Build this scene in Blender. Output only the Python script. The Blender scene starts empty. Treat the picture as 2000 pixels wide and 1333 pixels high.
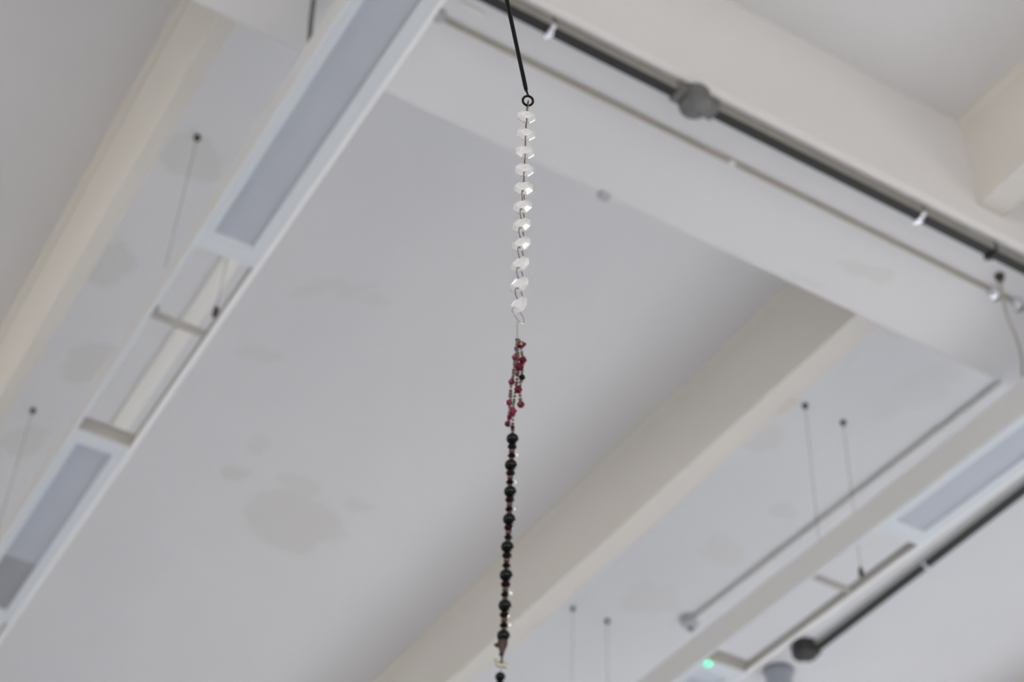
import bpy, bmesh, math, random
from mathutils import Vector, Matrix

random.seed(7)
S = bpy.context.scene
C = S.collection
K = 1.265            # room survey unit -> metres
EYE = 1.5            # camera height above the floor
PI = math.pi


def V(x, y, z):
    """survey coordinates (relative to the eye) -> metres"""
    return Vector((x * K, y * K, EYE + z * K))


# ------------------------------------------------------------------ materials
def new_mat(name):
    m = bpy.data.materials.new(name)
    m.use_nodes = True
    nt = m.node_tree
    b = nt.nodes['Principled BSDF']
    return m, nt, b


def mat(name, col, rough=0.6, metal=0.0, coat=0.0, trans=0.0, ior=1.45, spec=0.5, noise=0.04, scale=6.0, bump=0.0, bscale=60.0):
    m, nt, b = new_mat(name)
    b.inputs['Roughness'].default_value = rough
    b.inputs['Metallic'].default_value = metal
    b.inputs['Coat Weight'].default_value = coat
    b.inputs['Transmission Weight'].default_value = trans
    b.inputs['IOR'].default_value = ior
    b.inputs['Specular IOR Level'].default_value = spec
    tc = nt.nodes.new('ShaderNodeTexCoord')
    nz = nt.nodes.new('ShaderNodeTexNoise')
    nz.inputs['Scale'].default_value = scale
    nz.inputs['Detail'].default_value = 4
    nt.links.new(tc.outputs['Object'], nz.inputs['Vector'])
    mx = nt.nodes.new('ShaderNodeMix')
    mx.data_type = 'RGBA'
    mx.inputs[6].default_value = (*[c * (1 - noise) for c in col], 1)
    mx.inputs[7].default_value = (*[min(1, c * (1 + noise)) for c in col], 1)
    nt.links.new(nz.outputs['Fac'], mx.inputs[0])
    nt.links.new(mx.outputs[2], b.inputs['Base Color'])
    if bump:
        n2 = nt.nodes.new('ShaderNodeTexNoise')
        n2.inputs['Scale'].default_value = bscale
        nt.links.new(tc.outputs['Object'], n2.inputs['Vector'])
        bp = nt.nodes.new('ShaderNodeBump')
        bp.inputs['Strength'].default_value = bump
        bp.inputs['Distance'].default_value = 0.002
        nt.links.new(n2.outputs['Fac'], bp.inputs['Height'])
        nt.links.new(bp.outputs['Normal'], b.inputs['Normal'])
    return m


def plaster(name, col, stain_col, stains):
    """white plaster with scuffed, patched areas; stains = (x, y, rx, ry, angle, strength) in metres"""
    m, nt, b = new_mat(name)
    N, Lk = nt.nodes, nt.links
    b.inputs['Roughness'].default_value = 0.85
    b.inputs['Specular IOR Level'].default_value = 0.25
    tc = N.new('ShaderNodeTexCoord')
    nz = N.new('ShaderNodeTexNoise'); nz.inputs['Scale'].default_value = 9; nz.inputs['Detail'].default_value = 3
    Lk.new(tc.outputs['Object'], nz.inputs['Vector'])
    sub = N.new('ShaderNodeVectorMath'); sub.operation = 'SUBTRACT'; sub.inputs[1].default_value = (.5, .5, .5)
    Lk.new(nz.outputs['Color'], sub.inputs[0])
    sc = N.new('ShaderNodeVectorMath'); sc.operation = 'SCALE'; sc.inputs['Scale'].default_value = 0.16
    Lk.new(sub.outputs[0], sc.inputs[0])
    ad = N.new('ShaderNodeVectorMath'); ad.operation = 'ADD'
    Lk.new(tc.outputs['Object'], ad.inputs[0]); Lk.new(sc.outputs[0], ad.inputs[1])
    prev = None
    for (x, y, rx, ry, a, st) in stains:
        mp = N.new('ShaderNodeMapping'); mp.vector_type = 'TEXTURE'
        mp.inputs['Location'].default_value = (x, y, 0)
        mp.inputs['Rotation'].default_value = (0, 0, a)
        mp.inputs['Scale'].default_value = (rx, ry, 1e3)
        Lk.new(ad.outputs[0], mp.inputs['Vector'])
        ln = N.new('ShaderNodeVectorMath'); ln.operation = 'LENGTH'
        Lk.new(mp.outputs[0], ln.inputs[0])
        mr = N.new('ShaderNodeMapRange'); mr.interpolation_type = 'SMOOTHSTEP'
        mr.inputs['From Min'].default_value = 0.8; mr.inputs['From Max'].default_value = 1.15
        mr.inputs['To Min'].default_value = st; mr.inputs['To Max'].default_value = 0
        Lk.new(ln.outputs['Value'], mr.inputs['Value'])
        if prev is None:
            prev = mr.outputs[0]
        else:
            mxm = N.new('ShaderNodeMath'); mxm.operation = 'MAXIMUM'
            Lk.new(prev, mxm.inputs[0]); Lk.new(mr.outputs[0], mxm.inputs[1]); prev = mxm.outputs[0]
    n2 = N.new('ShaderNodeTexNoise'); n2.inputs['Scale'].default_value = 1.7; n2.inputs['Detail'].default_value = 5
    Lk.new(tc.outputs['Object'], n2.inputs['Vector'])
    base = N.new('ShaderNodeMix'); base.data_type = 'RGBA'
    base.inputs[6].default_value = (*[c * .975 for c in col], 1)
    base.inputs[7].default_value = (*[min(1, c * 1.02) for c in col], 1)
    Lk.new(n2.outputs['Fac'], base.inputs[0])
    fin = N.new('ShaderNodeMix'); fin.data_type = 'RGBA'
    Lk.new(base.outputs[2], fin.inputs[6])
    fin.inputs[7].default_value = (*stain_col, 1)
    if prev is not None:
        Lk.new(prev, fin.inputs[0])
    else:
        fin.inputs[0].default_value = 0
    Lk.new(fin.outputs[2], b.inputs['Base Color'])
    return m


def emission(name, col, strength):
    m, nt, b = new_mat(name)
    b.inputs['Base Color'].default_value = (*col, 1)
    b.inputs['Emission Color'].default_value = (*col, 1)
    b.inputs['Emission Strength'].default_value = strength
    return m


def kx(v):
    return v * K


STAINS = [  # ceiling patches, survey units
    (1.43, 3.95, .16, .15, .6, .9), (1.36, 3.77, .08, .05, .3, .7), (1.185, 3.833, .05, .033, -.6, .9),
    (1.56, 3.78, .045, .03, -.5, .55), (1.19, 3.676, .028, .055, -.1, .6), (1.038, 3.307, .075, .028, -.55, .6), (1.091, 2.981, .11, .025, -.75, .55),
    (1.19, 2.96, .05, .02, -.4, .5), (.60, 2.76, .075, .065, 0, .8), (.565, 3.216, .06, .1, .2, .8), (.66, 3.60, .05, .1, .2, .8), (.62, 4.03, .05, .1, .2, .7),
    (2.369, 2.874, .06, .07, .4, .55), (2.618, 3.107, .045, .045, .3, .6), (2.59, 3.365, .08, .07, .5, .5), (2.55, 3.70, .09, .1, .4, .4),
    (2.58, 2.476, .07, .14, .2, .35), (2.36, 2.3, .06, .06, .2, .35),
]
M = {}
M['ceiling'] = plaster('ceiling plaster', (.75, .75, .765), (.695, .68, .665),
                       [(kx(a), kx(b), kx(c), kx(d), e, s) for a, b, c, d, e, s in STAINS])
M['beam'] = plaster('beam plaster', (.755, .755, .77), (.70, .69, .675),
                    [(kx(a), kx(b), kx(c), kx(d), e, s) for a, b, c, d, e, s in
                     [(1.93, 1.94, .07, .028, -.2, .7), (1.836, 2.035, .045, .018, -.2, .5)]])
M['joist'] = plaster('cream painted joist', (.735, .71, .67), (.6, .57, .52), [])
M['wall'] = plaster('wall plaster', (.70, .69, .66), (.6, .57, .52), [])
M['floor'] = mat('grey concrete', (.35, .355, .37), .6, scale=3, noise=.15)
M['lum'] = mat('grey white enamel', (.66, .70, .75), .45, noise=.02)
M['lumside'] = mat('off white enamel', (.635, .645, .66), .5, noise=.02)
M['lip'] = mat('white trim enamel', (.88, .88, .90), .35, noise=.01)
M['diff'] = mat('frosted acrylic', (.47, .50, .57), .32, noise=.04, scale=5, coat=.1)
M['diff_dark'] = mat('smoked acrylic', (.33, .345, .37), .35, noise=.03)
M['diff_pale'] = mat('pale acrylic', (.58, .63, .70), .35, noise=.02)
M['inner'] = mat('dull primer', (.42, .41, .385), .7, noise=.05)
M['steel'] = mat('galvanised steel', (.30, .29, .275), .45, metal=.35, noise=.15, scale=30)
M['shade_black'] = mat('black underside shade', (.016, .018, .016), .5, noise=.2, scale=30)  # black stands in for shade under the trunking; dark clips share it
M['iron_black'] = mat('black cast iron', (.035, .036, .034), .5, noise=.3, scale=40)
M['saddle'] = mat('bright zinc', (.85, .87, .92), .22, metal=.9, noise=.05)
M['iron'] = mat('cast iron grey', (.17, .17, .17), .55, metal=.3, noise=.25, scale=40, bump=.4)
M['casing'] = mat('bright cream paint', (.88, .855, .81), .4, noise=.02)
M['white_pipe'] = mat('white gloss paint', (.78, .78, .77), .35, noise=.03)
M['cream_pipe'] = mat('cream gloss paint', (.80, .775, .735), .35, noise=.03)
M['greypaint'] = mat('grey paint', (.46, .47, .49), .5, noise=.08, scale=30)
M['wire'] = mat('steel wire', (.28, .28, .27), .4, metal=.6)
M['plug'] = mat('brown plug', (.06, .05, .045), .6)
M['cable'] = mat('grey flex', (.12, .118, .11), .5)
M['cable_pale'] = mat('pale flex', (.36, .345, .31), .5)
M['spot'] = mat('slate grey enamel', (.36, .39, .45), .4, noise=.03)
M['spotrim'] = mat('dark grey rim', (.20, .21, .23), .45)
M['black'] = mat('black iron', (.006, .0055, .005), .42, noise=.2, spec=.12)
M['bronze'] = mat('bronze wire', (.16, .13, .105), .38, metal=.85, noise=.15, scale=300)
M['silver'] = mat('silver wire', (.42, .40, .37), .35, metal=.85, noise=.1, scale=300)
M['led'] = emission('green lamp', (.13, 1.0, .52), 1.25)
M['tan'] = mat('tan plastic', (.34, .28, .18), .5)


def crystal_mat():
    m, nt, b = new_mat('faceted crystal')
    b.inputs['Base Color'].default_value = (.95, .97, .99, 1)
    b.inputs['Roughness'].default_value = .04
    b.inputs['Transmission Weight'].default_value = .75
    b.inputs['IOR'].default_value = 1.5
    nz = nt.nodes.new('ShaderNodeTexNoise'); nz.inputs['Scale'].default_value = 180
    tc = nt.nodes.new('ShaderNodeTexCoord')
    nt.links.new(tc.outputs['Object'], nz.inputs['Vector'])
    mr = nt.nodes.new('ShaderNodeMapRange')
    mr.inputs['To Min'].default_value = .5; mr.inputs['To Max'].default_value = .75
    nt.links.new(nz.outputs['Fac'], mr.inputs['Value'])
    nt.links.new(mr.outputs[0], b.inputs['Transmission Weight'])
    return m


def gem_mat(name, col, rough, trans, coat=.3, ior=1.5, spec=.3):
    return mat(name, col, rough, trans=trans, coat=coat, ior=ior, spec=spec, noise=.15, scale=400)


M['crystal'] = crystal_mat()
M['ruby'] = gem_mat('ruby glass', (.105, .001, .015), .15, .12, 0)
M['ruby_pale'] = gem_mat('pale ruby glass', (.21, .02, .06), .2, .25, 0)
M['garnet'] = gem_mat('garnet glass', (.009, .0015, .002), .12, 0, 0, spec=.15)
M['jet'] = gem_mat('jet green glass', (.002, .005, .0045), .1, 0, coat=0, spec=.16)
M['smoke'] = gem_mat('smoky glass', (.10, .065, .055), .18, .25, 0, spec=.2)
M['seed'] = gem_mat('smoky seed bead glass', (.18, .15, .135), .2, .35, 0)
M['glint'] = mat('white painted glint', (.95, .95, .95), .08, trans=.15, coat=1.0, noise=.02, scale=300)  # white specks stand in for window highlights on the beads
M['brown_pipe'] = mat('brownish grey paint', (.42, .385, .32), .5, noise=.08)
M['steel_pale'] = mat('pale galvanised steel', (.58, .58, .57), .45, metal=.15, noise=.1, scale=30)
M['cap'] = mat('dark brown cap', (.045, .030, .027), .35, spec=.2, noise=.2, scale=300)
M['pearl'] = mat('ivory shell', (.40, .385, .33), .3, coat=.1, noise=.05, scale=300)


# ------------------------------------------------------------------ mesh helpers
def box(bm, lo, hi):
    r = bmesh.ops.create_cube(bm, size=1)
    for v in r['verts']:
        v.co = Vector([(lo[i] + hi[i]) / 2 + v.co[i] * (hi[i] - lo[i]) for i in range(3)])
    return r['verts']


def tube(bm, pts, radii, seg=16, caps=True):
    """swept round section along points"""
    pts = [Vector(p) for p in pts]
    if not isinstance(radii, (list, tuple)):
        radii = [radii] * len(pts)
    n = len(pts)
    tang = []
    for i in range(n):
        a = pts[max(0, i - 1)]; b = pts[min(n - 1, i + 1)]
        tang.append((b - a).normalized())
    up = Vector((0, 0, 1)) if abs(tang[0].z) < .9 else Vector((1, 0, 0))
    u = tang[0].cross(up).normalized()
    rings = []
    for i in range(n):
        u = (u - tang[i] * u.dot(tang[i])).normalized()
        w = tang[i].cross(u)
        rings.append([bm.verts.new(pts[i] + (u * math.cos(2 * PI * k / seg) + w * math.sin(2 * PI * k / seg)) * radii[i]) for k in range(seg)])
    for i in range(n - 1):
        for k in range(seg):
            bm.faces.new((rings[i][k], rings[i][(k + 1) % seg], rings[i + 1][(k + 1) % seg], rings[i + 1][k]))
    if caps:
        bm.faces.new(rings[0][::-1]); bm.faces.new(rings[-1])


def torus(bm, R, r, axis='X', seg=32, sub=10, M4=None):
    rings = []
    for i in range(seg):
        a = 2 * PI * i / seg
        row = []
        for j in range(sub):
            b = 2 * PI * j / sub
            d = R + r * math.cos(b)
            if axis == 'X':
                p = Vector((r * math.sin(b), d * math.cos(a), d * math.sin(a)))
            elif axis == 'Y':
                p = Vector((d * math.cos(a), r * math.sin(b), d * math.sin(a)))
            else:
                p = Vector((d * math.cos(a), d * math.sin(a), r * math.sin(b)))
            row.append(bm.verts.new(M4 @ p if M4 else p))
        rings.append(row)
    for i in range(seg):
        for j in range(sub):
            bm.faces.new((rings[i][j], rings[(i + 1) % seg][j], rings[(i + 1) % seg][(j + 1) % sub], rings[i][(j + 1) % sub]))


def lathe(bm, prof, seg=24, off=(0, 0, 0)):
    """revolve (r, z) profile about Z"""
    o = Vector(off); rows = []
    for r, z in prof:
        if r < 1e-6:
            rows.append([bm.verts.new(o + Vector((0, 0, z)))])
        else:
            rows.append([bm.verts.new(o + Vector((r * math.cos(2 * PI * k / seg), r * math.sin(2 * PI * k / seg), z))) for k in range(seg)])
    for a, b in zip(rows[:-1], rows[1:]):
        for k in range(seg):
            k2 = (k + 1) % seg
            if len(a) == 1 and len(b) == 1:
                continue
            if len(a) == 1:
                bm.faces.new((a[0], b[k], b[k2]))
            elif len(b) == 1:
                bm.faces.new((a[k], b[0], a[k2]))
            else:
                bm.faces.new((a[k], b[k], b[k2], a[k2]))
    for row, fl in ((rows[0], 1), (rows[-1], 0)):
        if len(row) > 1:
            bm.faces.new(row)


def build(name, bm, m, parent=None, smooth=True, bevel=0.0, angle=35):
    bmesh.ops.recalc_face_normals(bm, faces=bm.faces)
    me = bpy.data.meshes.new(name)
    bm.to_mesh(me); bm.free()
    o = bpy.data.objects.new(name, me)
    me.materials.append(m)
    C.objects.link(o)
    if smooth:
        me.polygons.foreach_set('use_smooth', [True] * len(me.polygons))
        me.set_sharp_from_angle(angle=math.radians(angle))
    if bevel:
        b = o.modifiers.new('bevel', 'BEVEL'); b.width = bevel; b.segments = 3; b.limit_method = 'ANGLE'
    if parent:
        o.parent = parent
    return o


def struct(name, bm, m, bevel=0.0):
    o = build(name, bm, m, None, smooth=False, bevel=bevel)
    o['kind'] = 'structure'
    return o


def thing(name, label, cat, loc, group=None):
    o = bpy.data.objects.new(name, None)
    C.objects.link(o)
    o.location = loc; o.empty_display_size = .1
    o['label'] = label; o['category'] = cat
    if group:
        o['group'] = group
    return o


def tag(o, label, cat, group=None):
    o['label'] = label; o['category'] = cat
    if group:
        o['group'] = group
    return o


def copy_part(o, parent, loc, rot=None):
    c = o.copy(); C.objects.link(c); c.parent = parent; c.location = loc
    if rot is not None:
        c.rotation_euler = rot
    return c


# ------------------------------------------------------------------ room shell
XL, XR, YB, YF = -9.0, 9.8, -9.0, 17.0
ZC = EYE + 3.0 * K       # ceiling height, about 5.3 m
bm = bmesh.new(); box(bm, (XL - .2, YB - .2, -.2), (XR + .2, YF + .2, 0)); struct('floor', bm, M['floor'])
bm = bmesh.new(); box(bm, (XL - .2, YB - .2, ZC), (XR + .2, YF + .2, ZC + .25)); struct('ceiling', bm, M['ceiling'])


def wall(name, axis, pos, lo, hi, out, holes, z0=1.0, z1=3.7):
    """wall slab with window openings; holes = list of (a, b) along the wall"""
    bm = bmesh.new()
    t = (pos, pos + out * .3) if out > 0 else (pos + out * .3, pos)

    def slab(a, b, za, zb):
        if axis == 'x':
            box(bm, (t[0], a, za), (t[1], b, zb))
        else:
            box(bm, (a, t[0], za), (b, t[1], zb))
    if not holes:
        slab(lo, hi, 0, ZC)
    else:
        slab(lo, hi, 0, z0); slab(lo, hi, z1, ZC)
        e = lo
        for a, b in holes:
            slab(e, a, z0, z1); e = b
        slab(e, hi, z0, z1)
    return struct(name, bm, M['wall'])


wn = [0]


def window(axis, pos, a, b, out, z0=1.0, z1=3.7):
    wn[0] += 1
    bm = bmesh.new()
    t0, t1 = sorted((pos + out * .12, pos + out * .18))

    def bar(a0, a1, za, zb):
        if axis == 'x':
            box(bm, (t0, a0, za), (t1, a1, zb))
        else:
            box(bm, (a0, t0, za), (a1, t1, zb))
    w = .05
    bar(a, a + w, z0, z1); bar(b - w, b, z0, z1); bar(a, b, z0, z0 + w); bar(a, b, z1 - w, z1)
    mid = (a + b) / 2
    bar(mid - .02, mid + .02, z0, z1)
    for i in (1, 2):
        z = z0 + (z1 - z0) * i / 3
        bar(a, b, z - .02, z + .02)
    struct('window_%d' % wn[0], bm, M['lip'])


def daylight_fill(axis, pos, a, b, out, power, col, z0=1.0, z1=3.7, spread=104, fall=.75):
    L = bpy.data.lights.new('window daylight fill', 'AREA')
    L.shape = 'RECTANGLE'; L.size = b - a; L.size_y = z1 - z0
    L.energy = power; L.color = col
    o = bpy.data.objects.new('window_daylight_fill', L); C.objects.link(o)
    o.location = (pos + out * .25, (a + b) / 2, (z0 + z1) / 2) if axis == 'x' else ((a + b) / 2, pos + out * .25, (z0 + z1) / 2)
    d = Vector((-out, 0, -fall)) if axis == 'x' else Vector((0, -out, -fall))   # sky light falls downwards into the room
    L.spread = math.radians(spread)
    o.rotation_euler = d.to_track_quat('-Z', 'Z').to_euler()


COOL = (.93, .965, 1.0)
WARM = (1.0, .92, .82)
right_h = [(1.2, 4.6), (5.6, 7.6), (9.4, 11.0)]
far_h = [(-7.0, -3.6), (-2.2, 1.2), (4.4, 7.8)]
back_h = [(-7.0, -3.6), (-2.2, 1.2), (4.4, 7.8)]
left_h = [(-6.0, -2.6), (0.2, 3.6), (6.4, 9.8)]
wall('wall_right', 'x', XR, YB, YF, 1, right_h)
wall('wall_left', 'x', XL, YB, YF, -1, left_h)
wall('wall_far', 'y', YF, XL, XR, 1, far_h)
wall('wall_back', 'y', YB, XL, XR, -1, back_h)
PR, PF, PB, PL = 520, 70, 265, 165
for (a, b), k in zip(right_h, (1.0, .6, .4)):     # power cut towards the far end to dim the ceiling there
    window('x', XR, a, b, 1); daylight_fill('x', XR, a, b, 1, PR * k, COOL)
for (a, b), k in zip(far_h, (.15, .3, 1.0)):
    window('y', YF, a, b, 1); daylight_fill('y', YF, a, b, 1, PF * k, COOL)
for a, b in back_h:
    window('y', YB, a, b, -1); daylight_fill('y', YB, a, b, -1, PB, WARM, spread=112, fall=.57)  # unseen windows; warm fill added to light the beam's near face
for (a, b), k in zip(left_h, (1.3, 1.2, .5)):
    window('x', XL, a, b, -1); daylight_fill('x', XL, a, b, -1, PL * k, WARM, spread=150, fall=.4)  # unseen windows; warm fill added to brighten the left-facing joist sides

# low sun through the right-hand windows, falling on the floor
sun = bpy.data.lights.new('sun', 'SUN'); sun.energy = 16.0; sun.angle = math.radians(1.5); sun.color = (1, .97, .93)
so = bpy.data.objects.new('sun', sun); C.objects.link(so)
so.rotation_euler = Vector((-math.cos(math.radians(22.5)), -.10, -math.sin(math.radians(22.5)))).to_track_quat('-Z', 'Y').to_euler()
so.location = (XR + 6, 4, 6)

# deep cross beam and the slim joists that meet it
BN, BF, BZ, JZ = 1.711, 2.072, 2.655, 2.732
bm = bmesh.new()
a = V(0, BN, BZ); b = V(0, BF, BZ)
zj = V(0, 0, JZ).z
# section with a fine ledge at joist level on the near face
sec = [(BN * K + .006, ZC + .02), (BN * K + .006, zj), (BN * K - .002, zj - .008), (BN * K - .002, a.z + .012), (BN * K + .010, a.z),
       (BF * K - .012, a.z), (BF * K, a.z + .012), (BF * K, ZC + .02)]
l = [bm.verts.new((XL, y, z)) for y, z in sec]; r = [bm.verts.new((XR, y, z)) for y, z in sec]
for i in range(len(sec)):
    j = (i + 1) % len(sec)
    bm.faces.new((l[i], l[j], r[j], r[i]))
bm.faces.new(l); bm.faces.new(r)
struct('ceiling_beam', bm, M['beam'])


def joist(x0, x1, y0, y1, taper=0.0):
    bm = bmesh.new()
    vs = box(bm, (x0 * K, y0, zj), (x1 * K, y1, ZC + .02))
    for v in vs:
        if v.co.z < zj + .01 and v.co.x < (x0 + x1) / 2 * K:
            v.co.x += taper * K
    for s, x in ((-1, x0 * K), (1, x1 * K)):      # plaster fillet at the ceiling
        rr = .022
        sec = [(x - s * .005, ZC + .01), (x - s * .005, ZC - rr)]
        sec += [(x + s * (rr - rr * math.cos(t * PI / 20)), ZC - rr + rr * math.sin(t * PI / 20)) for t in range(0, 11)]
        sec += [(x + s * rr, ZC + .01)]
        f = [bm.verts.new((u, y0, z)) for u, z in sec]; g = [bm.verts.new((u, y1, z)) for u, z in sec]
        for i in range(len(sec)):
            j = (i + 1) % len(sec)
            bm.faces.new((f[i], f[j], g[j], g[i]))
        bm.faces.new(f); bm.faces.new(g)
    return struct('ceiling_beam', bm, M['joist'], bevel=.005)


for i in range(-4, 5):
    xl = .422 + 1.638 * i + (.14 if i > 1 else 0)
    joist(xl, xl + .070, YB, BN * K + .01, .032 if i == 0 else 0)
    joist(xl, xl + .070, BF * K - .01, YF, .032 if i == 0 else 0)

# ------------------------------------------------------------------ suspended luminaires
def luminaire(x0, label, lamp):
    W = .144 * K
    T = thing('linear_luminaire', label, 'light fixture', V(x0, 0, 2.46), 'suspended linear luminaires')
    y0, y1 = .86 * K, 4.80 * K
    hl, hr = .088 * K, .034 * K
    # tall rail on the camera side of the lamps, low rail on the other
    bm = bmesh.new()
    box(bm, (0, y0, .008), (.008, y1, hl)); box(bm, (.008, y0, hl - .006), (.028, y1, hl))
    build('side_rail', bm, M['lumside'], T, False)
    bm = bmesh.new()
    for v in [tube(bm, [(.004, y0, .004), (.004, y1, .004)], .0065, 12)]:
        pass
    build('edge_trim', bm, M['lum'], T)
    bm = bmesh.new()
    box(bm, (W - .008, y0, .010), (W, y1, hr))
    build('side_rail', bm, M['inner'], T, False)
    bm = bmesh.new()
    # rolled lip along the low rail; whiter enamel paints in its lit look
    prof = [(W - .008, .0), (W + .001, .0), (W + .006, .006), (W + .006, .012), (W, .016), (W - .008, .011)]
    f = [bm.verts.new((x, y0, z)) for x, z in prof]; g = [bm.verts.new((x, y1, z)) for x, z in prof]
    for i in range(len(prof)):
        j = (i + 1) % len(prof)
        bm.faces.new((f[i], f[j], g[j], g[i]))
    bm.faces.new(f); bm.faces.new(g)
    build('edge_trim', bm, M['lip'], T, False)['label'] = 'rolled lip painted white as if lit'
    # lamp panels
    ph = .036 * K
    d0, d1 = .024 * K, .111 * K          # diffuser edges across the panel
    for k, (pa, pb) in enumerate(((1.575 * K, 2.478 * K), (3.188 * K, 4.090 * K))):
        bm = bmesh.new()
        e = .050 * K
        fr = [(.006, pa, 0), (W - .006, pb, 0)]
        zt = .016
        box(bm, (.009, pa, 0), (d0, pb, zt)); box(bm, (d1, pa, 0), (W - .009, pb, zt))
        box(bm, (d0, pa, 0), (d1, pa + e, zt)); box(bm, (d0, pb - e, 0), (d1, pb, zt))
        box(bm, (.009, pa, zt), (W - .009, pb, ph))
        P = build('light_panel', bm, M['lum'], T, False)
        if k == 0:
            spans = [(pa + e, pb - e, 'diff')]
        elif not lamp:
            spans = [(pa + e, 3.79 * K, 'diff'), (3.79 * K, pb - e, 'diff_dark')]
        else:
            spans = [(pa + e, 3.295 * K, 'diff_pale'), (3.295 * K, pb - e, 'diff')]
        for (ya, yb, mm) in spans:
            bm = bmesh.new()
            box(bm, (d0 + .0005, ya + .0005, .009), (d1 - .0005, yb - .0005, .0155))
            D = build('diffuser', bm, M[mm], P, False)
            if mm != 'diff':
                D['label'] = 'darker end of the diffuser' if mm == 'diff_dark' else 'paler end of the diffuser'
        # end plate facing the gap
        bm = bmesh.new(); box(bm, (.009, pa - .004, .002), (W - .009, pa, ph + .006))
        build('end_plate', bm, M['inner'], T, False)
        if lamp and k == 1:
            bm = bmesh.new()
            bmesh.ops.create_uvsphere(bm, u_segments=20, v_segments=12, radius=.0135)
            for v in bm.verts:
                v.co = Vector((v.co.x, v.co.y, v.co.z * .6)) + Vector((.023 * K, 3.203 * K, -.002))
            build('indicator_lamp', bm, M['led'], T)['label'] = 'green glowing indicator'
            bm = bmesh.new()
            lathe(bm, [(0, -.004), (.009, -.004), (.010, .001), (0, .001)], 16, (.011 * K + .004, 3.172 * K, 0))
            build('test_button', bm, M['tan'], T)
    # cross bars in the open gaps
    for yc in (1.12, 2.74, 4.36):
        bm = bmesh.new()
        box(bm, (.008, yc * K - .009, .012), (W - .008, yc * K + .009, .028))
        box(bm, (.008, yc * K - .009, .028), (.028, yc * K + .009, .05)); 
        build('cross_bar', bm, M['inner'], T, False, bevel=.002)
    # suspension wires with plug and gripper
    for yw in (1.51, 2.69, 3.875):
        for xw, zb in ((.006, hl), (W - .012, hr)):
            yy = yw * K
            top = ZC - T.location.z
            bm = bmesh.new()
            tube(bm, [(xw, yy, zb), (xw, yy, top - .002)], .0011, 8)
            w = build('suspension_wire', bm, M['wire'], T)
            bm = bmesh.new()
            lathe(bm, [(0, top), (.010, top), (.010, top - .006), (.009, top - .012), (.004, top - .018), (0, top - .018)], 16, (xw, yy, 0))
            build('ceiling_plug', bm, M['plug'], w)
            if xw < .05:
                continue
            bm = bmesh.new()
            lathe(bm, [(0, zb - .004), (.008, zb - .004), (.008, zb + .022), (.003, zb + .034), (0, zb + .034)], 14, (xw, yy, 0))
            build('wire_gripper', bm, M['plug'], w)
    # closed ends
    for y in (y0, y1):
        bm = bmesh.new(); box(bm, (.002, y - .004, .002), (W - .002, y + .004, hr))
        build('end_plate', bm, M['lumside'], T, False)
    return T


luminaire(.592, 'white suspended strip light with no green lamp, hanging below the rounded cream casing', False)
luminaire(2.369, 'white suspended strip light with a small glowing green indicator lamp', True)

# ------------------------------------------------------------------ pipes and conduits
zc = 3.0
# rounded cream casing on the ceiling above the first luminaire
p0 = V(.838, BF, 3.0) + Vector((0, .005, 0))
T = thing('pipe_casing', 'rounded cream casing running along the ceiling, seen through the gap of the strip light', 'pipe casing', p0)
bm = bmesh.new()
LY = 5.6 * K - p0.y
sec = [(-.045, 0), (-.045, -.006)] + [(-.043 + .060 * math.sin(t * PI / 32), -.0005 - .0085 * math.cos(t * PI / 32)) for t in range(1, 16)] + [(.0175, 0)]
f = [bm.verts.new((x, 0, z)) for x, z in sec]; g = [bm.verts.new((x, LY, z)) for x, z in sec]
for i in range(len(sec)):
    j = (i + 1) % len(sec)
    bm.faces.new((f[i], f[j], g[j], g[i]))
bm.faces.new(f); bm.faces.new(g)
build('casing', bm, M['casing'], T, angle=50)
for yb in (2.15, 4.9):
    bm = bmesh.new()
    y = yb * K - p0.y
    sec2 = [(x * 1.06, z * 1.06) for x, z in sec]
    f = [bm.verts.new((x, y, z)) for x, z in sec2]; g = [bm.verts.new((x, y + .02, z)) for x, z in sec2]
    for i in range(len(sec2)):
        j = (i + 1) % len(sec2)
        bm.faces.new((f[i], f[j], g[j], g[i]))
    bm.faces.new(f); bm.faces.new(g)
    build('fixing_strap', bm, M['cream_pipe'], T, angle=50)


def trunking(parent, a, b, m='steel', w=.019, h=.031):
    """metal trunking from a to b, hung flush under a surface: grey body and its underside shade painted as a black strip"""
    a, b = Vector(a), Vector(b)
    u = (b - a).normalized(); n = u.cross(Vector((0, 0, 1)))

    def sweep(sec):
        bm = bmesh.new()
        f = [bm.verts.new(a + n * x + Vector((0, 0, z))) for x, z in sec]; g = [bm.verts.new(b + n * x + Vector((0, 0, z))) for x, z in sec]
        for i in range(len(sec)):
            j = (i + 1) % len(sec)
            bm.faces.new((f[i], f[j], g[j], g[i]))
        bm.faces.new(f); bm.faces.new(g)
        return bm
    arc = [(-w + .008 - .008 * math.cos(t * PI / 8), -h + .008 - .008 * math.sin(t * PI / 8)) for t in range(5)]
    build('body', sweep([(-w, 0)] + arc + [(-x, z) for x, z in arc[::-1]] + [(w, 0)]), M[m], parent, angle=60)
    build('underside_shade', sweep([(-w + .003, -h + .003), (-w + .006, -h - .0025), (w - .006, -h - .0025), (w - .003, -h + .003)]), M['shade_black'], parent, False)['label'] = 'underside shade painted as a black strip'


def trunk_clip(parent, c, u, m, name='saddle_clip'):
    c = Vector(c); u = Vector(u).normalized(); n = u.cross(Vector((0, 0, 1)))
    bm = bmesh.new()
    vs = box(bm, (-.023, -.006, -.036), (.023, .006, 0))
    vs += box(bm, (-.012, -.008, -.043), (.010, .008, -.036))
    for v in vs:
        v.co = c + n * v.co.x + u * v.co.y + Vector((0, 0, v.co.z))
    return build(name, bm, m, parent, False, bevel=.002)


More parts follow.
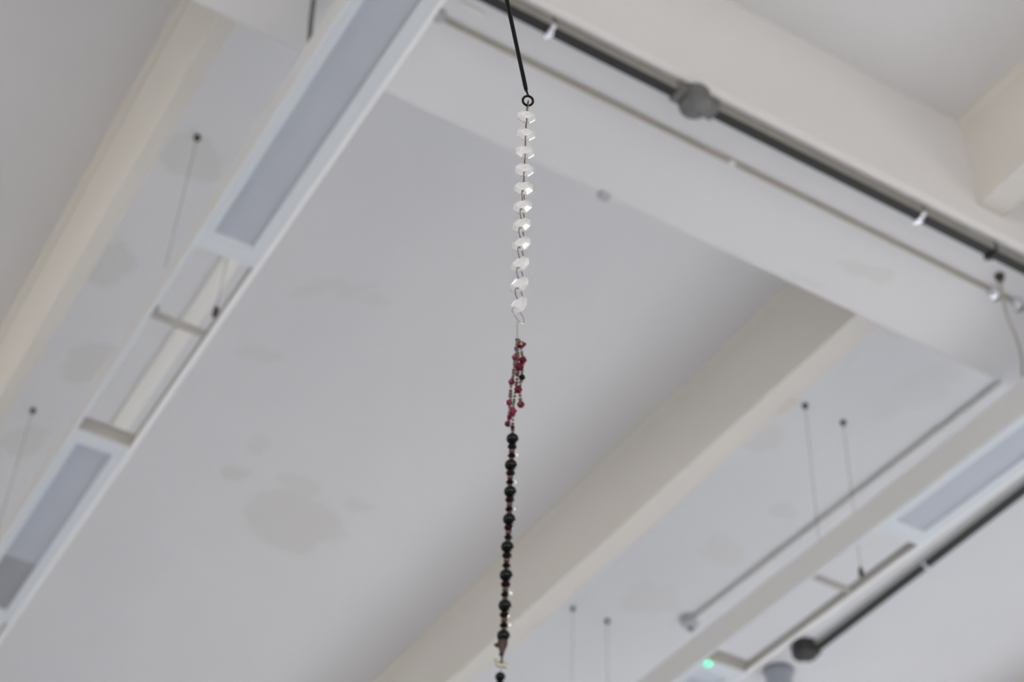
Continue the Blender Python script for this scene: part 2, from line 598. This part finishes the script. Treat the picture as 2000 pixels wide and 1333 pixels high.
# grey trunking under the near edge of the cross beam
yc = 1.742
xa, xb = -2.6, 6.8
p0 = Vector((xa * K, yc * K, BZ * K + EYE - .002))
T = thing('cable_trunking', 'grey metal trunking with black painted-in underside shade running under the cross beam', 'trunking', p0)
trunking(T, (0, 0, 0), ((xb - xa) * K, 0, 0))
bx = (1.330 - xa) * K
bm = bmesh.new()
lathe(bm, [(0, -.050), (.033, -.050), (.039, -.046), (.041, -.038), (.041, 0), (0, 0)], 32, (bx, 0, 0))
box(bm, (bx - .062, -.0225, -.036), (bx + .062, .0225, 0))
J = build('junction_box', bm, M['iron'], T)
for s in (-1, 1):
    bm = bmesh.new(); lathe(bm, [(0, -.0535), (.005, -.0535), (.006, -.0495), (0, -.0495)], 12, (bx + s * .022, s * .012, 0)); build('screw', bm, M['iron'], J)
for xk in (.1, .994, 1.905, 2.9):
    trunk_clip(T, ((xk - xa) * K, .004, 0), (1, 0, 0), M['saddle'])['label'] = 'bright zinc clip'
trunk_clip(T, ((2.104 - xa) * K, .003, 0), (1, 0, 0), M['shade_black'])['label'] = 'dark rusty clip'

# slim white conduit farther under the beam
yc2, r2 = 1.843, .0055
zz2 = BZ * K + EYE - r2 - .003
p0 = Vector((.80 * K, yc2 * K, zz2))
T = thing('slim_conduit', 'slim brownish conduit with shiny fittings running under the middle of the cross beam', 'conduit', p0)
for x0, x1 in ((.826, 1.488), (1.499, 2.190), (2.218, 2.262), (2.285, 4.6)):
    bm = bmesh.new(); tube(bm, [((x0 - .80) * K, 0, 0), ((x1 - .80) * K, 0, 0)], r2, 18); build('tube', bm, M['brown_pipe'], T)
bm = bmesh.new(); tube(bm, [((1.487 - .80) * K, 0, 0), ((1.500 - .80) * K, 0, 0)], r2 + .0035, 18); build('coupling', bm, M['white_pipe'], T)
bm = bmesh.new(); lathe(bm, [(0, -.017), (.012, -.015), (.017, -.004), (.016, .011), (0, .011)], 20, (0.002, -.006, 0))
tube(bm, [(0, 0, 0), (.034, 0, 0)], .0065, 12)
build('end_fitting', bm, M['greypaint'], T)
for x in (2.204, 2.270):
    bm = bmesh.new()
    lathe(bm, [(0, -.020), (.010, -.019), (.0165, -.012), (.018, .0), (.016, .0115), (0, .0115)], 22, ((x - .80) * K, 0, 0))
    f = build('elbow_fitting', bm, M['saddle'], T); f['label'] = 'shiny metal fitting'
    bm = bmesh.new(); lathe(bm, [(0, -.012), (.012, -.010), (.014, .0), (.012, .010), (0, .0115)], 16, ((x - .80) * K + .012, .004, -.003))
    build('seal', bm, M['plug'], f)
for x in (3.0, 3.8):
    bm = bmesh.new(); o = Vector(((x - .80) * K, 0, 0)); tube(bm, [o - Vector((.006, 0, 0)), o + Vector((.006, 0, 0))], r2 + .0022, 16)
    build('saddle_clip', bm, M['white_pipe'], T)


# trunking on the ceiling with a round end box
ztr = (ZC - .031 - EYE) / K
f = ztr / 2.976
a, b = Vector((3.088 * f * K, BF * K + .01, ZC - .001)), Vector((3.1395 * f * K, 3.650 * f * K, ZC - .001))
T = thing('cable_trunking', 'grey metal trunking with black painted-in underside shade on the ceiling, ending in a round black box', 'trunking', a)
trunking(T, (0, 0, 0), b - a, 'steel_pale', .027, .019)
u = (b - a).normalized()
bm = bmesh.new()
c = Vector((3.105 * K, 3.640 * K, ZC)) - a
lathe(bm, [(0, -.060), (.042, -.060), (.050, -.055), (.053, -.046), (.053, 0), (0, 0)], 32, c)
J = build('junction_box', bm, M['iron_black'], T)
bm = bmesh.new(); lathe(bm, [(0, -.066), (.007, -.066), (.008, -.0595), (0, -.0595)], 12, c + Vector((.014, .026, 0))); build('screw', bm, M['saddle'], J)
k = (3.063 * K * f - a.y) / (b.y - a.y)
trunk_clip(T, (b - a) * k, u, M['saddle']); trunk_clip(T, (b - a) * .985, u, M['shade_black'])

# white conduit on the ceiling with a round end box
r = .011
a, b = V(2.747, BF, 2.985) + Vector((0, .01, 0)), V(2.719, 3.705, 2.985)
a.z = b.z = ZC - r - .003
T = thing('white_conduit', 'white painted conduit along the ceiling beside the strip light with the green lamp', 'conduit', a)
bm = bmesh.new(); tube(bm, [(0, 0, 0), b - a], r, 24); build('tube', bm, M['white_pipe'], T)
top = ZC - a.z
bm = bmesh.new(); lathe(bm, [(0, top - .036), (.030, top - .036), (.036, top - .030), (.037, top), (0, top)], 28, b - a + Vector((-.006, .02, 0))); J = build('end_box', bm, M['greypaint'], T)
bm = bmesh.new(); lathe(bm, [(0, top - .046), (.011, top - .046), (.013, top - .036), (0, top - .036)], 14, b - a + Vector((.006, .032, 0))); build('cover_screw', bm, M['iron'], J)
for k in (.3, .75):
    c = (b - a) * k; u = (b - a).normalized()
    bm = bmesh.new(); tube(bm, [c - u * .008, c + u * .008], r + .0025, 20); build('saddle_clip', bm, M['white_pipe'], T)

# tapered spotlight on the ceiling
p = V(3.133, 3.812, 3.0)
T = thing('spotlight', 'slate grey tapered spotlight mounted on the ceiling beyond the round black box', 'spotlight', p)
bm = bmesh.new(); lathe(bm, [(0, 0), (.0635, 0), (.0635, -.012), (0, -.012)], 36); build('rim', bm, M['spotrim'], T)
bm = bmesh.new(); lathe(bm, [(0, -.010), (.060, -.010), (.056, -.03), (.046, -.15), (.040, -.20), (.036, -.205), (.034, -.19), (0, -.185)], 36); build('housing', bm, M['spot'], T)

# power cables dropping from the beam to the luminaires
bm = bmesh.new()
tube(bm, [V(.583, 1.939, BZ) + Vector((0, 0, .004)), V(.588, 1.946, 2.60), V(.5965, 1.957, 2.549)], .0062, 12)
o = build('power_cable', bm, M['cable'])
tag(o, 'short dark cable hanging straight down from the cross beam towards the strip light', 'cable')
T = thing('power_cable', 'pale slack cable hanging from a dark hook on the cross beam near the shiny fittings', 'cable', V(2.184, 1.801, BZ))
pts = [V(2.184, 1.801, BZ), V(2.187, 1.808, 2.615), V(2.196, 1.815, 2.59), V(2.2168, 1.83, 2.5688 + .004), V(2.267, 1.86, 2.5564 + .004), V(2.3196, 1.90, 2.5517 + .004), V(2.345, 1.925, 2.556), V(2.3668, 1.947, 2.556)]
bm = bmesh.new()
sm = []
for i in range(len(pts) - 1):
    a0 = pts[max(0, i - 1)]; a1 = pts[i]; a2 = pts[i + 1]; a3 = pts[min(len(pts) - 1, i + 2)]
    for k in range(5):
        t = k / 5
        sm.append(.5 * ((2 * a1) + (a2 - a0) * t + (2 * a0 - 5 * a1 + 4 * a2 - a3) * t * t + (3 * a1 - a0 - 3 * a2 + a3) * t ** 3))
sm.append(pts[-1])
tube(bm, [q - pts[0] for q in sm], .0042, 10)
build('flex', bm, M['cable_pale'], T)
bm = bmesh.new(); lathe(bm, [(0, .001), (.013, .001), (.014, -.008), (.009, -.022), (0, -.024)], 16); build('hook', bm, M['plug'], T)

# small grey clip on the far edge of the beam, painted strap and plaster lump
bm = bmesh.new(); q = V(1.326, BF, BZ); box(bm, (q.x - .016, q.y - .020, q.z - .010), (q.x + .016, q.y + .006, q.z + .008))
tag(build('cable_clip', bm, M['greypaint'], None, False, bevel=.003), 'tiny blue grey clip on the far lower edge of the cross beam', 'clip')
bm = bmesh.new(); q = V(.852, 1.795, BZ); box(bm, (q.x - .03, q.y - .008, q.z - .004), (q.x + .03, q.y + .008, q.z + .001))
tag(build('painted_strap', bm, M['cream_pipe'], None, False, bevel=.001), 'short cream painted strap stuck under the cross beam next to the slim conduit end', 'strap')
bm = bmesh.new(); bmesh.ops.create_icosphere(bm, subdivisions=3, radius=1)
q = V(2.131, 2.475, JZ)
for v in bm.verts:
    n = 1 + .18 * math.sin(v.co.x * 5 + 1) * math.cos(v.co.y * 4)
    v.co = Vector((v.co.x * .016 * n, v.co.y * .035 * n, v.co.z * .016 * n)) + q
tag(build('plaster_lump', bm, M['joist']), 'small lump of plaster on the lower edge of the slim cream joist', 'plaster lump')

# ------------------------------------------------------------------ hanging ornament
P0 = Vector((.41886755, .76565497, 1.05214611 + EYE))
AX = Vector((.87729878, -.47994463, 0))     # sideways as seen
AY = Vector((.47994463, .87729878, 0))      # away
YAW = math.atan2(AX.y, AX.x)

# iron rod with eye
T = thing('hanging_rod', 'thin black iron rod with a ring eye, slanting down to the bead strand', 'rod', P0)
rod_dir = (AX * -.0205 + Vector((0, 0, .1191)))
base = AX * -.0016 + Vector((0, 0, .0119))
topz = ZC - P0.z
kk = (topz - base.z) / rod_dir.z
bm = bmesh.new()
tube(bm, [base + rod_dir * 0.0, base + rod_dir * .02, base + rod_dir * .06, base + rod_dir * .5, base + rod_dir * 1, base + rod_dir * kk],
     [.0011, .00155, .0017, .0017, .0019, .0019], 14)
build('shaft', bm, M['black'], T)
rotm = Matrix.Rotation(YAW + math.radians(10), 4, 'Z') @ Matrix.Rotation(math.radians(24), 4, 'X')
EYE_TOP = rotm @ Vector((0, 0, .0041))
bm = bmesh.new()
tube(bm, [EYE_TOP, EYE_TOP * .5 + (base + rod_dir * .01) * .5, base + rod_dir * .02], [.0009, .0008, .0011], 12)
build('neck', bm, M['black'], T)
view = Vector((P0.x, P0.y, P0.z - EYE)).normalized()
bm = bmesh.new()
rotm = Matrix.Rotation(YAW + math.radians(10), 4, 'Z') @ Matrix.Rotation(math.radians(24), 4, 'X')
torus(bm, .0041, .00098, 'Y', 40, 12, rotm)
build('eye_ring', bm, M['black'], T)
bm = bmesh.new(); e = base + rod_dir * kk
lathe(bm, [(0, 0), (.03, 0), (.028, -.006), (.006, -.014), (0, -.014)], 24, e); build('ceiling_rosette', bm, M['black'], T)

# bead strand
T = thing('hanging_bead_strand', 'long hanging strand of clear octagon crystals, ruby drops and dark round beads', 'bead strand', P0)


def loc(lat, z, depth=0.0):
    """sideways offset, height above the eye level, depth -> strand coordinates"""
    return AX * lat + AY * depth + Vector((0, 0, z + EYE - P0.z))


def crystal_bm():
    bm = bmesh.new()
    R, r, h, g = .0076, .0043, .0023, .0005

    def ring(rad, y, rot=PI / 8):
        return [bm.verts.new((rad * math.cos(rot + 2 * PI * k / 8), y, rad * math.sin(rot + 2 * PI * k / 8))) for k in range(8)]
    A = ring(r, -h); B = ring(R, -g); D = ring(R, g); E = ring(r, h)
    bm.faces.new(A); bm.faces.new(E)
    for k in range(8):
        k2 = (k + 1) % 8
        for a, b in ((A, B), (B, D), (D, E)):
            bm.faces.new((a[k], a[k2], b[k2], b[k]))
    return bm


crys = [(-.0006, 1.0327), (-.0003, 1.0118), (-.0002, .9908), (-.0001, .9702), (0, .9495), (.0002, .9292), (.0001, .9093), (.0004, .8893), (.0004, .8682), (.0006, .8475), (.0008, .8273)]
yaws = [-5, -3, -2, 2, 7, 14, 20, 22, 28, 32, 38]
first = None
for (la, z), yw in zip(crys, yaws):
    rot = (0, 0, YAW - math.radians(yw))
    if first is None:
        first = build('crystal_bead', crystal_bm(), M['crystal'], T, False)
        first.location = loc(la, z); first.rotation_euler = rot
    else:
        copy_part(first, T, loc(la, z), rot)
# jump rings
zs = [1.0521 - .0035 + .0] + [c[1] for c in crys]
ringm = None
mids = [(-.0002, (1.0503 + 1.0327 + .0044) / 2, -12)] + [((crys[i][0] + crys[i + 1][0]) / 2, (crys[i][1] + crys[i + 1][1]) / 2, (yaws[i] + yaws[i + 1]) / 2) for i in range(10)]
ryaw = [-8, -4, 3, -2, 3, 12, 19, 22, 24, 28, 33]
for (la, z, yw), ya in zip(mids, ryaw):
    rot = (0, 0, YAW - math.radians(ya))
    if ringm is None:
        bm = bmesh.new(); torus(bm, .0055, .00042, 'X', 36, 8)
        ringm = build('jump_ring', bm, M['bronze'], T); ringm.location = loc(la, z); ringm.rotation_euler = rot
    else:
        copy_part(ringm, T, loc(la, z), rot)
bm = bmesh.new(); torus(bm, .0066, .00040, 'X', 40, 8)
g = build('jump_ring', bm, M['silver'], T); g.location = loc(.0008, .8178); g.rotation_euler = (math.radians(8), math.radians(-10), YAW - math.radians(40))
g['label'] = 'larger silver wire ring'
# twisted wire
bm = bmesh.new()
for ph in (0, PI):
    pts = []
    for i in range(49):
        t = i / 48
        z = .8120 + (.7950 - .8120) * t
        pts.append(loc(.0004 + .0004 * t + .0005 * math.cos(t * 26 + ph), z, .0005 * math.sin(t * 26 + ph)))
    tube(bm, pts, .00038, 6)
build('twisted_wire', bm, M['silver'], T)

# tassel: seed beads on three threads
strands = [
    [(.0008, .7954), (.0002, .7773), (-.0003, .7632), (-.0017, .7516), (-.0018, .7357), (-.0019, .7223), (-.0023, .7144)],
    [(.0012, .7955), (.0020, .7774), (.0025, .7634), (.0016, .7496), (.0006, .7359), (.0007, .7247), (.0009, .7102)],
    [(.0015, .7955), (.0047, .7823), (.0056, .7706), (.0050, .7589), (.0044, .7475), (.0054, .7340)]]
seed0 = None
for si, st in enumerate(strands):
    dep = (-.0012, .0012, -.0004)[si]
    pts = [loc(a, b, dep * math.sin(min(1, i / 2) * PI / 2)) for i, (a, b) in enumerate(st)]
    bm = bmesh.new(); tube(bm, pts, .00022, 6); build('thread', bm, M['silver'], T)
    length = 0
    nxt = .001
    for p, q in zip(pts[:-1], pts[1:]):
        Ls = (q - p).length
        while nxt < length + Ls:
            t = (nxt - length) / Ls
            c = p.lerp(q, t)
            if seed0 is None:
                bm = bmesh.new()
                lathe(bm, [(.0004, .00085), (.0009, .00075), (.0013, .0003), (.0013, -.0003), (.0009, -.00075), (.0004, -.00085)], 12)
                seed0 = build('seed_bead', bm, M['seed'], T); seed0.location = c
            else:
                o = copy_part(seed0, T, c, (random.uniform(-.4, .4), random.uniform(-.4, .4), 0))
                s = random.choice((.75, .9, 1, 1.15)); o.scale = (s, s, s)
            nxt += random.choice((.0023, .0027, .0032))
        length += Ls


def drop_bm(s):
    bm = bmesh.new()
    prof = [(0, 1.25), (.22, 1.05), (.62, .55), (.92, .1), (.95, -.25), (.7, -.75), (.3, -.98), (0, -1)]
    lathe(bm, [(a * s, b * s) for a, b in prof], 8)
    return bm


drops = [(.0039, .788, .0028, 'ruby', 75), (.0056, .7744, .0026, 'ruby', 10), (.0036, .7680, .0030, 'ruby', 30), (.0000, .7765, .0021, 'ruby_pale', 0), (.0055, .7585, .0022, 'jet', 10),
         (-.0014, .7539, .0022, 'ruby', 0), (.0033, .7474, .0027, 'ruby', -10), (-.0022, .7355, .0022, 'ruby_pale', 20), (.0055, .7344, .0025, 'ruby', 0), (.0006, .7275, .0027, 'ruby_pale', -25),
         (-.0014, .7230, .0019, 'ruby', -30), (-.0026, .7170, .0020, 'ruby', 40), (.0006, .7142, .0014, 'garnet', -60), (.0020, .7605, .0013, 'ruby', 0)]
for la, z, s, mm, tilt in drops:
    o = build('drop_bead', drop_bm(s * 1.12), M[mm], T, True, angle=20)
    o.location = loc(la, z, -.0022)
    o.rotation_euler = Matrix.Rotation(YAW, 3, 'Z').to_quaternion().to_matrix().to_4x4().to_euler()
    o.rotation_euler = (Matrix.Rotation(YAW, 4, 'Z') @ Matrix.Rotation(math.radians(tilt), 4, 'Y')).to_euler()
    if mm == 'jet':
        o['label'] = 'dark green drop'
    elif mm == 'ruby_pale':
        o['label'] = 'pale pink drop'

# dark beads below
big = [(.0011, .7059), (.0009, .6840), (.0013, .6624), (.0015, .6405), (.0012, .6191), (.0013, .5977), (.0015, .5756), (.0015, .5541)]
bm = bmesh.new(); tube(bm, [loc(.0009, .7105)] + [loc(a, b) for a, b in big] + [loc(.001, .5350), loc(.0008, .5245), loc(.0008, .44)], .0003, 6); build('thread', bm, M['silver'], T)


def sph(name, r, m, sz=1.0, facet=False):
    bm = bmesh.new()
    if facet:
        lathe(bm, [(r * .25, r * .8 * sz), (r * .75, r * .52 * sz), (r, r * .1 * sz), (r, -r * .1 * sz), (r * .75, -r * .52 * sz), (r * .25, -r * .8 * sz)], 10)
        return build(name, bm, m, T, False)
    bmesh.ops.create_uvsphere(bm, u_segments=24, v_segments=16, radius=r)
    for v in bm.verts:
        v.co.z *= sz
    return build(name, bm, m, T)


protos = {}
ext = big + [(.001, .4700)]


def put(kind, la, z):
    if kind not in protos:
        o = {'big': lambda: sph('round_bead', .0041, M['jet'], .98), 'red': lambda: sph('garnet_bead', .0031, M['garnet'], .95, True),
             'small': lambda: sph('garnet_bead', .0027, M['garnet'], .85, True), 'clear': lambda: sph('spacer_bead', .0021, M['smoke'], .75),
             'tiny': lambda: sph('spacer_bead', .0017, M['smoke'], .7)}[kind]()
        protos[kind] = o; o.location = loc(la, z)
        return o
    return copy_part(protos[kind], T, loc(la, z), (0, 0, random.uniform(0, 3)))


for i, (la, z) in enumerate(big):
    put('big', la, z)
    if i < len(big) - 1:
        put('red', la, z - .0066); put('clear', la, z - .0106); put('small', la, z - .0141); put('tiny', la, z - .0173)
    else:
        put('clear', la, z - .0058)
bm = bmesh.new(); bmesh.ops.create_icosphere(bm, subdivisions=2, radius=.00125)
glint = build('glint_bead', bm, M['glint'], T, False); glint.location = loc(.0011 + .0031, big[0][1] - .0138)  # added speck, paints a white highlight beside the dark bead
for i, dz, rr in ((1, .0138, 1.0), (2, .0138, .8), (5, .0132, 1.1), (6, .0138, 1.15)):
    c = copy_part(glint, T, loc(big[i][0] + .0031, big[i][1] - dz)); c.scale = (rr, rr, rr)
copy_part(glint, T, loc(-.0044, .7352, -.001))
# bead cap with a stray drop, shell rings and the jet beads below it
bm = bmesh.new(); lathe(bm, [(.0008, .003), (.0032, .0022), (.0030, -.0006), (.0018, -.004), (.0008, -.0085), (.0005, -.0125), (0, -.0125)], 16)
o = build('bead_cap', bm, M['cap'], T); o.location = loc(.0012, .5480)
o = build('drop_bead', drop_bm(.0016), M['garnet'], T, True); o.location = loc(.0008, .5415)
o = build('drop_bead', drop_bm(.0017), M['cap'], T, True); o.location = loc(-.0022, .5475); o.rotation_euler = (Matrix.Rotation(YAW, 4, 'Z') @ Matrix.Rotation(math.radians(-80), 4, 'Y')).to_euler()
bm = bmesh.new(); torus(bm, .0024, .0011, 'Y', 24, 10, Matrix.Rotation(YAW, 4, 'Z') @ Matrix.Rotation(math.radians(-30), 4, 'X'))
o = build('shell_ring', bm, M['pearl'], T); o.location = loc(.0009, .5345)
for la, z, s, tl in ((.0034, .5330, .0019, 30), (-.0020, .5362, .0016, -50)):
    o = build('shell_chip', drop_bm(s), M['pearl'], T); o.location = loc(la, z, -.001); o.rotation_euler = (Matrix.Rotation(YAW, 4, 'Z') @ Matrix.Rotation(math.radians(tl), 4, 'Y')).to_euler()
for k, (z, s) in enumerate(((.5258, .0031), (.5195, .0033), (.5130, .0035), (.5060, .0035))):
    o = sph('round_bead', s, M['jet'], 1.0); o.location = loc(.0008, z)

# ------------------------------------------------------------------ world, camera, colour
w = bpy.data.worlds.new('sky'); S.world = w; w.use_nodes = True
w.node_tree.nodes['Background'].inputs[0].default_value = (.75, .86, 1, 1)
w.node_tree.nodes['Background'].inputs[1].default_value = .6

cam = bpy.data.cameras.new('camera'); co = bpy.data.objects.new('camera', cam); C.objects.link(co)
R = Matrix(((.860785, -.366427, -.353244), (-.507501, -.565241, -.650343), (.038636, .739077, -.672512)))
co.matrix_world = Matrix.Translation((0, 0, EYE)) @ R.to_4x4()
cam.sensor_width = 36; cam.sensor_fit = 'HORIZONTAL'; cam.lens = 59.776
cam.clip_start = .05; cam.clip_end = 100
cam.dof.use_dof = True; cam.dof.focus_distance = 1.39; cam.dof.aperture_fstop = 8.0
S.camera = co

vs = S.view_settings
vs.view_transform = 'Standard'; vs.look = 'None'; vs.gamma = 1; vs.use_curve_mapping = False
S.display_settings.display_device = 'sRGB'
vs.exposure = -0.29
S.cycles.use_denoising = True
S.cycles.max_bounces = 12
S.cycles.diffuse_bounces = 6
